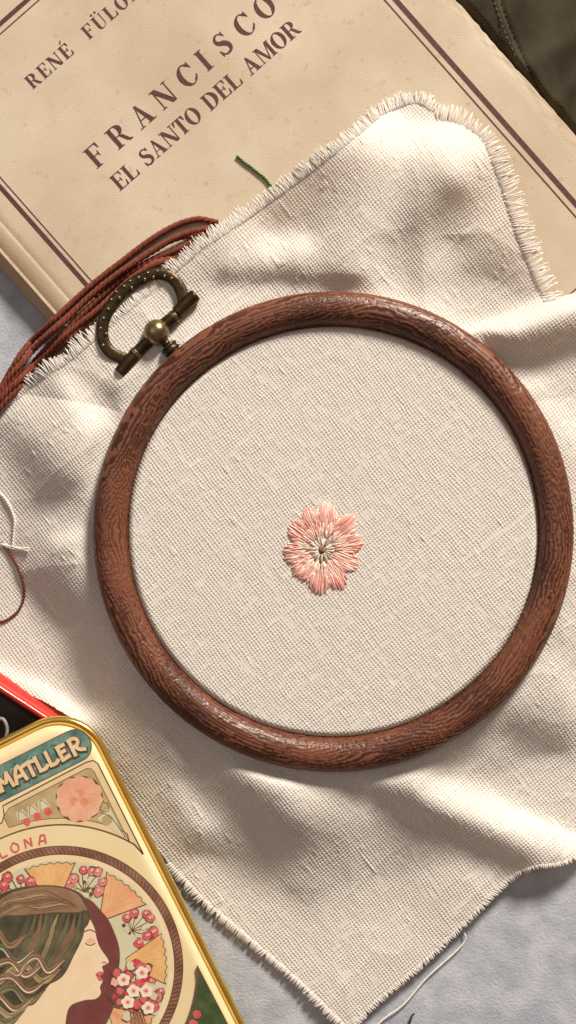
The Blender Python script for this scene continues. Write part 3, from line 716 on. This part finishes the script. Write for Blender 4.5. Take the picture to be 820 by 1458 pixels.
# ------------------------------------------------------------------ painted tin lid
LT = 70.0
le1 = np.array([0.893, -0.449]); le2 = np.array([-0.449, -0.893]); lc = np.array([88.0, 1377.0])
def LP(x, y, z=LT):
    p = lc + le1 * x + le2 * y; return P(p[0], p[1], z)
lid = thing('tin_lid', 'gold rimmed cream tin lid printed with a woman in profile inside a round medallion', 'tin lid', LP(0, 0, 42))
W2, TOP, BOT = 197, 329, -560
def lo(inset, r=74): return rrect(-W2 + inset, BOT + inset, W2 - inset, TOP - inset, r - inset)
mb = MB()
loft(mb, [(lo(2), 41.5), (lo(-1), 45), (lo(-1), 58), (lo(0), 63), (lo(2.5), 66.2), (lo(5.5), 67), (lo(8.5), 65.6), (lo(10.5), 62.5), (lo(11.5), 62.2)], LP)
mb.build('rolled_rim', M['gold'], lid)
mb = MB()
loft(mb, [(lo(11.6), 61.8), (lo(13), 63.2), (lo(15.5), 66.2), (lo(19), 68.8), (lo(24), 69.9), (lo(30), LT)], LP, closed_top=True)
mb.build('top_panel', M['lid_cream'], lid)
# ---- flat print, each colour patch a hair above the one before
_z = [LT + .08]
INK = {}
def ink(c):
    if c not in INK:
        nm, rgb, rgb2 = c
        INK[c] = mat(nm, rgb, rgb2, 260, 0.34, coat=0.25, detail=6)
    return INK[c]
BR = ('brown_ink', (0.13, 0.06, 0.035), (0.17, 0.085, 0.05)); TEAL = ('teal_ink', (0.055, 0.17, 0.15), (0.20, 0.33, 0.27)); CRM = ('cream_ink', (0.80, 0.63, 0.37), (0.84, 0.69, 0.45))
OLV = ('olive_ink', (0.42, 0.32, 0.15), (0.53, 0.42, 0.22)); SAL = ('salmon_ink', (0.73, 0.36, 0.23), (0.79, 0.46, 0.30)); SALD = ('deep_salmon_ink', (0.68, 0.26, 0.13), (0.74, 0.34, 0.18))
RED = ('rose_ink', (0.62, 0.085, 0.09), (0.70, 0.16, 0.15)); PNK = ('pink_ink', (0.80, 0.42, 0.36), (0.84, 0.55, 0.46)); ORG = ('amber_ink', (0.74, 0.40, 0.15), (0.80, 0.50, 0.22))
MAR = ('maroon_ink', (0.16, 0.045, 0.04), (0.20, 0.06, 0.055)); SKN = ('skin_ink', (0.84, 0.64, 0.42), (0.86, 0.68, 0.47)); HAIR = ('dark_hair_ink', (0.045, 0.045, 0.028), (0.10, 0.085, 0.05)); HAIL = ('light_hair_ink', (0.36, 0.27, 0.14), (0.45, 0.34, 0.18))
HAIM = ('brown_hair_ink', (0.24, 0.135, 0.075), (0.32, 0.19, 0.11)); GRN = ('green_ink', (0.045, 0.075, 0.025), (0.085, 0.12, 0.05)); SKY = ('pale_green_ink', (0.62, 0.58, 0.38), (0.67, 0.62, 0.43)); ROP = ('rope_ink', (0.19, 0.085, 0.055), (0.34, 0.17, 0.11))
WHT = ('white_ink', (0.85, 0.73, 0.56), (0.88, 0.78, 0.62)); BLU = ('blush_ink', (0.80, 0.45, 0.30), (0.82, 0.5, 0.34))
class Art:
    def __init__(s): s.by = []
    def poly(s, pts, c): _z[0] += .0035; s.by.append(([LP(x, y, _z[0]) for x, y in pts], [tuple(range(len(pts)))], c))
    def line(s, pts, wd, c, n=None, sm=True):
        p = smooth_path(pts, n or max(8, 6 * len(pts))) if sm and len(pts) > 2 else np.asarray(pts, float)
        if sm and len(pts) == 2: p = smooth_path(pts, 4)
        T = np.gradient(p, axis=0); T /= np.linalg.norm(T, axis=1)[:, None] + 1e-9; N_ = np.stack([-T[:, 1], T[:, 0]], -1)
        w_ = np.broadcast_to(wd, (len(p),)) if np.ndim(wd) == 0 else np.interp(np.linspace(0, 1, len(p)), np.linspace(0, 1, len(wd)), wd)
        a, b = p + N_ * w_[:, None] / 2, p - N_ * w_[:, None] / 2; _z[0] += .0035; k = len(p)
        s.by.append(([LP(x, y, _z[0]) for x, y in np.vstack([a, b])], [(i, k + i, k + i + 1, i + 1) for i in range(k - 1)], c))
    def disc(s, x, y, r, c, ry=None, jit=0, n=20):
        a = np.linspace(0, 2 * np.pi, n, endpoint=False); j = 1 + jit * (rng.random(n) - .5)
        s.poly(list(zip(x + r * j * np.cos(a), y + (ry or r) * j * np.sin(a))), c)
    def build(s, name):
        cs_ = []; mb = MB()
        for V, F_, c in s.by:
            if c not in cs_: cs_.append(c)
            mb.add(V, F_, cs_.index(c))
        return mb.build(name, [ink(c) for c in cs_], lid, smooth=False)
def closed(pts, n=80): return [tuple(p) for p in smooth_path(list(pts) + [pts[0]], n)[:-1]]
def arcp(r, a0, a1, n=40): return [(r * math.cos(math.radians(t)), r * math.sin(math.radians(t))) for t in np.linspace(a0, a1, n)]
# banner with raised lettering
A = Art(); bn = rrect(-182, 249, 182, 297, 23); A.poly(bn, BR); A.poly(rrect(-180.5, 250.5, 180.5, 295.5, 21.5), TEAL)
for k in range(60):
    x = random.uniform(-175, 172); y = random.uniform(256, 290); A.line([(x, y), (x + random.uniform(-6, 8), y + random.uniform(-4, 4)), (x + random.uniform(-10, 12), y + random.uniform(-8, 8))], random.uniform(.6, 1.6), random.choice((BR, TEAL, ('pale_teal_ink', (0.35, 0.47, 0.38), (0.45, 0.55, 0.45)))))
A.build('name_banner')
def nouveau(ch):
    s = 5.2
    return {'A': [[(0, 0), (4, 13), (9, 21), (13, 21), (16, 0)], [(4, 8), (15, 8)]], 'M': [[(0, 0), (2, 21)], [(2, 21), (9, 8), (16, 21)], [(16, 21), (18, 0)]], 'T': [[(-1, 18.5), (8, 20), (16, 19)], [(8, 20), (8, 0)]],
            'L': [[(2, 22), (2, 2)], [(1, 1.5), (9, 1), (14, 4)]], 'E': [[(2, 21), (2, 0)], [(1, 20), (12, 20)], [(2, 11), (10, 12)], [(1, 1), (13, 2)]], 'R': [[(2, 22), (2, -1)], [(1, 21), (9, 22), (14, 17), (10, 11), (2, 10)], [(7, 10), (11, 4), (18, 1)]]}[ch], s
def raised(name, text, x0, pitch, y, c, c2, sz=1.0, thick=1.0):
    mb = MB(); k = 0
    for i, ch in enumerate(text):
        strokes, wd = nouveau(ch)
        for lay, (dz, gw, m) in enumerate(((.6, 2.4, 1), (1.5, 0, 0))):
            for st in strokes:
                p = smooth_path([(x0 + pitch[i] + a * sz, y + b * sz) for a, b in st], 14 if len(st) > 2 else 4); k += 1
                T = np.gradient(p, axis=0); T /= np.linalg.norm(T, axis=1)[:, None]; N_ = np.stack([-T[:, 1], T[:, 0]], -1)
                ww = (wd * thick + gw) / 2; p2 = p.copy(); p2[0] -= T[0] * ww * .7; p2[-1] += T[-1] * ww * .7
                off = np.array([1.2, -1.2]) if lay == 0 else 0
                a, b = p2 + N_ * ww + off, p2 - N_ * ww + off; z = LT + .3 + dz + .01 * k; n_ = len(p)
                V = [LP(x, y_, z) for x, y_ in np.vstack([a, b])] + [LP(x, y_, LT + .2) for x, y_ in np.vstack([a, b])]
                Fq = [(j, n_ + j, n_ + j + 1, j + 1) for j in range(n_ - 1)] + [(j, j + 1, 2 * n_ + j + 1, 2 * n_ + j) for j in range(n_ - 1)] + [(n_ + j + 1, n_ + j, 3 * n_ + j, 3 * n_ + j + 1) for j in range(n_ - 1)]
                mb.add(V, Fq, m)
    return mb.build(name, [ink(c), ink(c2)], lid, smooth=False)
raised('name_lettering', 'AMATLLER', 17, (0, 20, 43, 62, 80, 97, 115, 134), 262, ('letter_ink', (0.72, 0.52, 0.28), (0.80, 0.62, 0.38)), BR, 1.0)
# corner panel beside the medallion
def spandrel(inset, top, rr):
    a0 = math.degrees(math.acos((175 - inset) / (rr + inset)))
    arc = arcp(rr + inset, a0 + 3, 92, 30)
    return [(175 - inset, (rr + inset) * math.sin(math.radians(a0 + 3))), *arc[1:], (10, top - 18), (26, top - 16), (46, top), (163 - inset, top - inset * .3), (172 - inset, top - 4 - inset * .4), (175 - inset, top - 12 - inset)]
A = Art(); sp = [(176, 90), (174, 88), *arcp(201, 33, 95, 30), (-18, 219), (8, 219), (22, 224), (30, 238), (160, 246), (170, 244), (176, 236)]
sp = [(176, 92), *arcp(203, 30.5, 95, 30)[1:], (-17, 222), (16, 222), (24, 230), (28, 243), (162, 245), (172, 243), (176, 236)]
A.poly(sp, ('panel_ink', (0.74, 0.55, 0.30), (0.79, 0.61, 0.36)))
A.line(sp + [sp[0]], 2.0, BR, sm=False)
sp2 = [(166, 116), *arcp(212, 35.5, 84, 30)[1:], (22, 228), (34, 236), (158, 237), (164, 234), (166, 228)]
A.poly(sp2, OLV); A.line(sp2 + [sp2[0]], 1.1, BR, sm=False)
for k in range(3):                             # small hanging bells
    x = 46 + k * 17; A.poly([(x - 5, 226), (x + 5, 226), (x + 9, 212), (x - 9, 214)], SKY); A.disc(x + 2, 207, 5.5, RED, 6, .4); A.line([(x - 7, 214), (x, 226), (x + 7, 213)], .9, BR)
A.disc(130, 203, 34.5, BR, 33, .05, 30); 
for k in range(11):
    a = 2 * math.pi * k / 11; A.disc(130 + 22 * math.cos(a), 203 + 22 * math.sin(a), 11.8, SAL, 11, .12)
A.disc(130, 203, 23, SAL)
for k in range(9):
    a = 2 * math.pi * k / 9 + .3; A.line([(130 + 7 * math.cos(a), 203 + 7 * math.sin(a)), (130 + 17 * math.cos(a + .35), 203 + 17 * math.sin(a + .35)), (130 + 31 * math.cos(a + .1), 203 + 31 * math.sin(a + .1))], .8, SALD)
for k in range(6):
    a = 2 * math.pi * k / 6; A.disc(130 + 8 * math.cos(a), 203 + 8 * math.sin(a), 6.5, SALD if k % 2 else SAL, 6, .3)
A.poly([(163, 172), (140, 166), (163, 122)], SKY); A.disc(152, 158, 9, OLV, 7, .4); A.line([(148, 172), (158, 160), (162, 140), (164, 124)], 1.2, BR); A.line([(160, 186), (150, 176), (158, 168), (163, 178), (157, 184)], 1.0, BR)
A.build('corner_panel')
# arc lettering LONA (end of the place name)
A = Art()
def on_arc(deg, r, pts, wd):
    out = []
    for st in pts:
        q = []
        for x, y in st:
            a = math.radians(deg) ; c_, s_ = math.cos(a - math.pi / 2), math.sin(a - math.pi / 2)
            q.append((r * math.cos(a) + x * c_ - y * s_, r * math.sin(a) + x * s_ + y * c_))
        A.line(q, wd * 1.3, RED)
on_arc(92, 177, [[(0, 13), (0, 0)], [(0, 0), (9, 0)]], 1.9); on_arc(86.2, 177, [[(4, 13), (-1, 7), (2, 0), (8, 1), (10, 8), (5, 13), (4, 13)]], 1.9)
on_arc(80, 177, [[(0, 0), (1, 13)], [(1, 13), (9, 1)], [(9, 0), (10, 13)]], 1.9); on_arc(73.5, 177, [[(-1, 0), (3, 13)], [(3, 13), (9, 13)], [(9, 13), (9, 0)], [(0, 5), (9, 5)]], 1.9)
A.build('place_lettering')
# medallion: rope ring, ornament band, profile
A = Art(); A.disc(0, 0, 173, BR, n=120); A.disc(0, 0, 171.5, ROP, n=120)
for k in range(170):
    a = 2 * math.pi * k / 170; A.line([(161 * math.cos(a), 161 * math.sin(a)), (171 * math.cos(a + .035), 171 * math.sin(a + .035))], 1.5, BR)
A.disc(0, 0, 161.5, BR, n=120); A.disc(0, 0, 160, CRM, n=120); A.disc(0, 0, 152, SKY, n=120)
A.build('rope_ring')
A = Art()
for c_, a in enumerate(range(-68, 170, 46)):
    f0, f1 = a - 14, a + 14
    fanp = [(150 * math.cos(math.radians(t)) * (1 - .02 * (i % 2)), 150 * math.sin(math.radians(t)) * (1 - .02 * (i % 2))) for i, t in enumerate(np.linspace(f0, f1, 13))] + [(92 * math.cos(math.radians(a + 3)), 92 * math.sin(math.radians(a + 3))), (92 * math.cos(math.radians(a - 3)), 92 * math.sin(math.radians(a - 3)))]
    A.poly(fanp, ORG if c_ % 2 else ('peach_ink', (0.74, 0.36, 0.17), (0.80, 0.46, 0.24))); A.line(fanp + [fanp[0]], 1.3, BR, sm=False)
    for t in np.linspace(f0 + 4, f1 - 4, 5):
        A.line([(98 * math.cos(math.radians(a)), 98 * math.sin(math.radians(a))), (122 * math.cos(math.radians((a + t) / 2)), 122 * math.sin(math.radians((a + t) / 2))), (144 * math.cos(math.radians(t)), 144 * math.sin(math.radians(t)))], .7, SALD)
    b0 = a + 23
    for k in range(7):
        t = math.radians(b0 + 9.5 * math.cos(k / 6 * math.pi)); r = 118 + 27 * math.sin(k / 6 * math.pi)
        A.line([(112 * math.cos(math.radians(b0)), 112 * math.sin(math.radians(b0))), (r * math.cos(t), r * math.sin(t))], 1.1, BR)
    for k in range(14):
        t = math.radians(b0 + random.uniform(-7, 7)); r = random.uniform(106, 130); A.disc(r * math.cos(t), r * math.sin(t), 2.6, random.choice((OLV, SKY, BR)), None, .4, 8)
    for k in range(7):
        t = math.radians(b0 + 10.5 * math.cos(k / 6 * math.pi)); r = 116 + 30 * math.sin(k / 6 * math.pi) + random.uniform(-4, 4); t += random.uniform(-.03, .03); x, y = r * math.cos(t), r * math.sin(t)
        q_ = random.uniform(.8, 1.15); A.disc(x, y, 7.6 * q_, BR, None, .3, 12); A.disc(x, y, 6.7 * q_, random.choice((RED, RED, ('dusty_rose_ink', (.66, .2, .17), (.72, .27, .22)))), None, .4, 12); A.disc(x + 1.5, y + 1, 3.4 * q_, PNK, 2.2, .7, 9); A.line([(x - 4, y + 2), (x, y - 2), (x + 4, y + 2)], .7, MAR)
A.build('ornament_band')
A = Art()                                       # in the medallion's own axes: x right, y up the lid
def rot(pts, deg=-26.7):                        # the sitter is drawn upright to the picture, then turned to the lid
    c_, s_ = math.cos(math.radians(deg)), math.sin(math.radians(deg)); return [((x + 3) * c_ - (y + 12) * s_, (x + 3) * s_ + (y + 12) * c_) for x, y in pts]
back = closed(rot([(-60, 60), (20, 88), (54, 66), (70, 40), (79, 8), (75, -30), (68, -75), (40, -110), (-20, -100), (-80, -60)]), 70)
A.poly(back, MAR); A.line(back + [back[0]], 1.4, BR, sm=False)
A.poly(rot([(-140, -60), (-60, -80), (10, -100), (60, -110), (60, -140), (-40, -150), (-110, -110)]), SKN)
face = smooth_path([(-40, 60), (10, 72), (34, 60), (44, 44), (47, 30), (52, 16), (64, -2), (62, -8), (55, -11), (57, -19), (53, -25), (56, -32), (52, -40), (53, -50), (45, -58), (28, -60), (8, -70), (2, -100), (0, -125), (-60, -130), (-90, -60)], 150)
fr = rot([tuple(p) for p in face]); A.poly(fr, SKN); A.line(fr[24:120], 1.4, BR, sm=False)
A.poly(closed(rot([(24, 4), (34, 6), (38, -6), (30, -14), (22, -8)]), 20), ('cheek_ink', (0.84, 0.605, 0.39), (0.855, 0.63, 0.42)))
A.line(rot([(30, 22), (37, 19), (45, 22)]), 1.6, BR); A.line(rot([(28, 38), (37, 41), (46, 37)]), 1.7, BR); A.poly(closed(rot([(30, 24), (37, 30), (45, 25), (38, 22)]), 16), BLU)
A.line(rot([(54, -6), (59, -5), (61, -9)]), 1.4, BR); A.poly(closed(rot([(45, -21), (52, -18), (57, -20), (52, -25), (56, -31), (49, -31)]), 20), RED); A.line(rot([(45, -24), (54, -25)]), 1.0, MAR)
# hair: dark mass, brown crown, loose waves
hm = closed(rot([(38, 62), (24, 92), (-20, 104), (-80, 96), (-130, 60), (-150, 0), (-120, -70), (-80, -84), (-54, -66), (-26, -42), (0, -8), (18, 30), (33, 48)]), 120)
A.poly(hm, HAIR); A.line(hm + [hm[0]], 1.5, BR, sm=False)
A.poly(closed(rot([(34, 70), (16, 94), (-26, 103), (-78, 92), (-104, 66), (-60, 62), (-14, 66), (16, 66)]), 70), HAIM)
for k in range(7):
    p = [(32 - k * 5, 68 + k * 2.2), (6 - k * 6, 76 + k * 3.2), (-30 - k * 5, 70 + k * 3.4), (-58 - k * 4, 76 + k * 1.5), (-92, 58 + k * 3)]
    A.line(rot(p), [1, 7, 5, 7, 2], BR, 40); A.line(rot(p), [.6, 5.4, 3.4, 5.4, 1], (HAIM, HAIL, HAIM, ('umber_ink', (0.16, 0.10, 0.06), (0.22, 0.14, 0.085)))[k % 4], 40)
    A.line(rot([(a + 1, b_ + .8) for a, b_ in p]), [.3, .8, .6, .8, .3], HAIR, 40)
GG = ('grey_green_ink', (0.13, 0.135, 0.075), (0.20, 0.19, 0.11))
for k in range(11):
    x0 = 32 - k * 8.0; c_ = (HAIR, GG, HAIM, GG, HAIR, HAIL)[k % 6]; p = [(x0, 64), (x0 - 9 + 3 * math.sin(k), 34), (x0 - 22, 6), (x0 - 42 + 4 * math.cos(k * 2), -24), (x0 - 70, -42)]
    A.line(rot(p), [1.5, 10, 9, 7, 2], BR, 40); A.line(rot(p), [.8, 8.4, 7.4, 5.6, 1], c_, 40)
    for e in (-2.2, 0.2, 2.4): A.line(rot([(a + e, b_) for a, b_ in p]), [.3, .8, .8, .6, .2], HAIR if c_ != HAIR else GG, 40)
for k, (x, y, l, c) in enumerate(((-22, -20, 90, HAIL), (-40, -34, 100, HAIM), (-44, -50, 80, HAIL), (-60, -60, 96, HAIM), (-66, -70, 110, HAIL), (-60, 8, 80, HAIL), (-70, 30, 70, HAIM), (-46, -12, 84, HAIM), (-74, -80, 90, HAIL), (-16, -6, 60, HAIM))):
    p = [(x + 18, y + 6), (x - .1 * l, y - 12), (x - .35 * l, y + 8), (x - .6 * l, y + 2), (x - .8 * l, y - 16), (x - l, y - 10)]
    A.line(rot(p), [1, 11.5, 8, 12, 8, 2], BR, 40); A.line(rot(p), [.5, 9.6, 6.4, 10.2, 6.3, 1], (c, GG)[k % 3 == 2], 40); A.line(rot([(a - 1, b - 2.2) for a, b in p]), [.3, 1.6, .8, 1.6, .3], WHT if k % 2 else HAIL, 40); A.line(rot([(a + 1, b + 1) for a, b in p]), [.3, .9, .9, .9, .3], HAIR, 40)
A.build('profile_portrait')
A = Art()                                       # posy in front of the face
for k in range(34):
    a = random.uniform(0, 6.28); r = 34 * math.sqrt(random.random()); x, y = rot([(101 + r * math.cos(a) * 1.0, -46 + r * math.sin(a) * 1.15)])[0]
    A.disc(x, y, random.uniform(5, 8.5), BR, None, .3, 12); A.disc(x, y, random.uniform(4.4, 7), random.choice((RED, RED, ('crimson_ink', (0.55, 0.03, 0.07), (0.62, 0.07, 0.10)), PNK, SKY)), None, .35, 12)
for (x, y) in ((85, -30), (111, -20), (99, -46), (117, -46), (91, -62), (120, -70)):
    x, y = rot([(x, y)])[0]
    for k in range(5):
        a = 2 * math.pi * k / 5; A.disc(x + 5 * math.cos(a), y + 5 * math.sin(a), 4.6, WHT, None, .1, 12)
    A.disc(x, y, 4.4, PNK, None, .2, 10); A.disc(x, y, 2.2, RED, None, .2, 8)
for k in range(5):
    A.line(rot([(94 + k * 4, -74), (97 + k * 5, -94), (98 + k * 7, -120)]), 1.5, BR)
A.build('flower_posy')
A = Art()
gs = [(174, -84), (169, -88), *arcp(193, -30, -86, 30)[1:], (20, -240), (176, -240)]
A.poly(gs, BR); g2 = [(173, -92), *arcp(195.5, -31.5, -84, 30)[1:], (26, -238), (174, -238)]; A.poly(g2, GRN)
for k in range(7):
    a = -70 + 4 * k; A.disc(204 * math.cos(math.radians(a)), 204 * math.sin(math.radians(a)), 6, RED, None, .3)
A.build('green_corner')
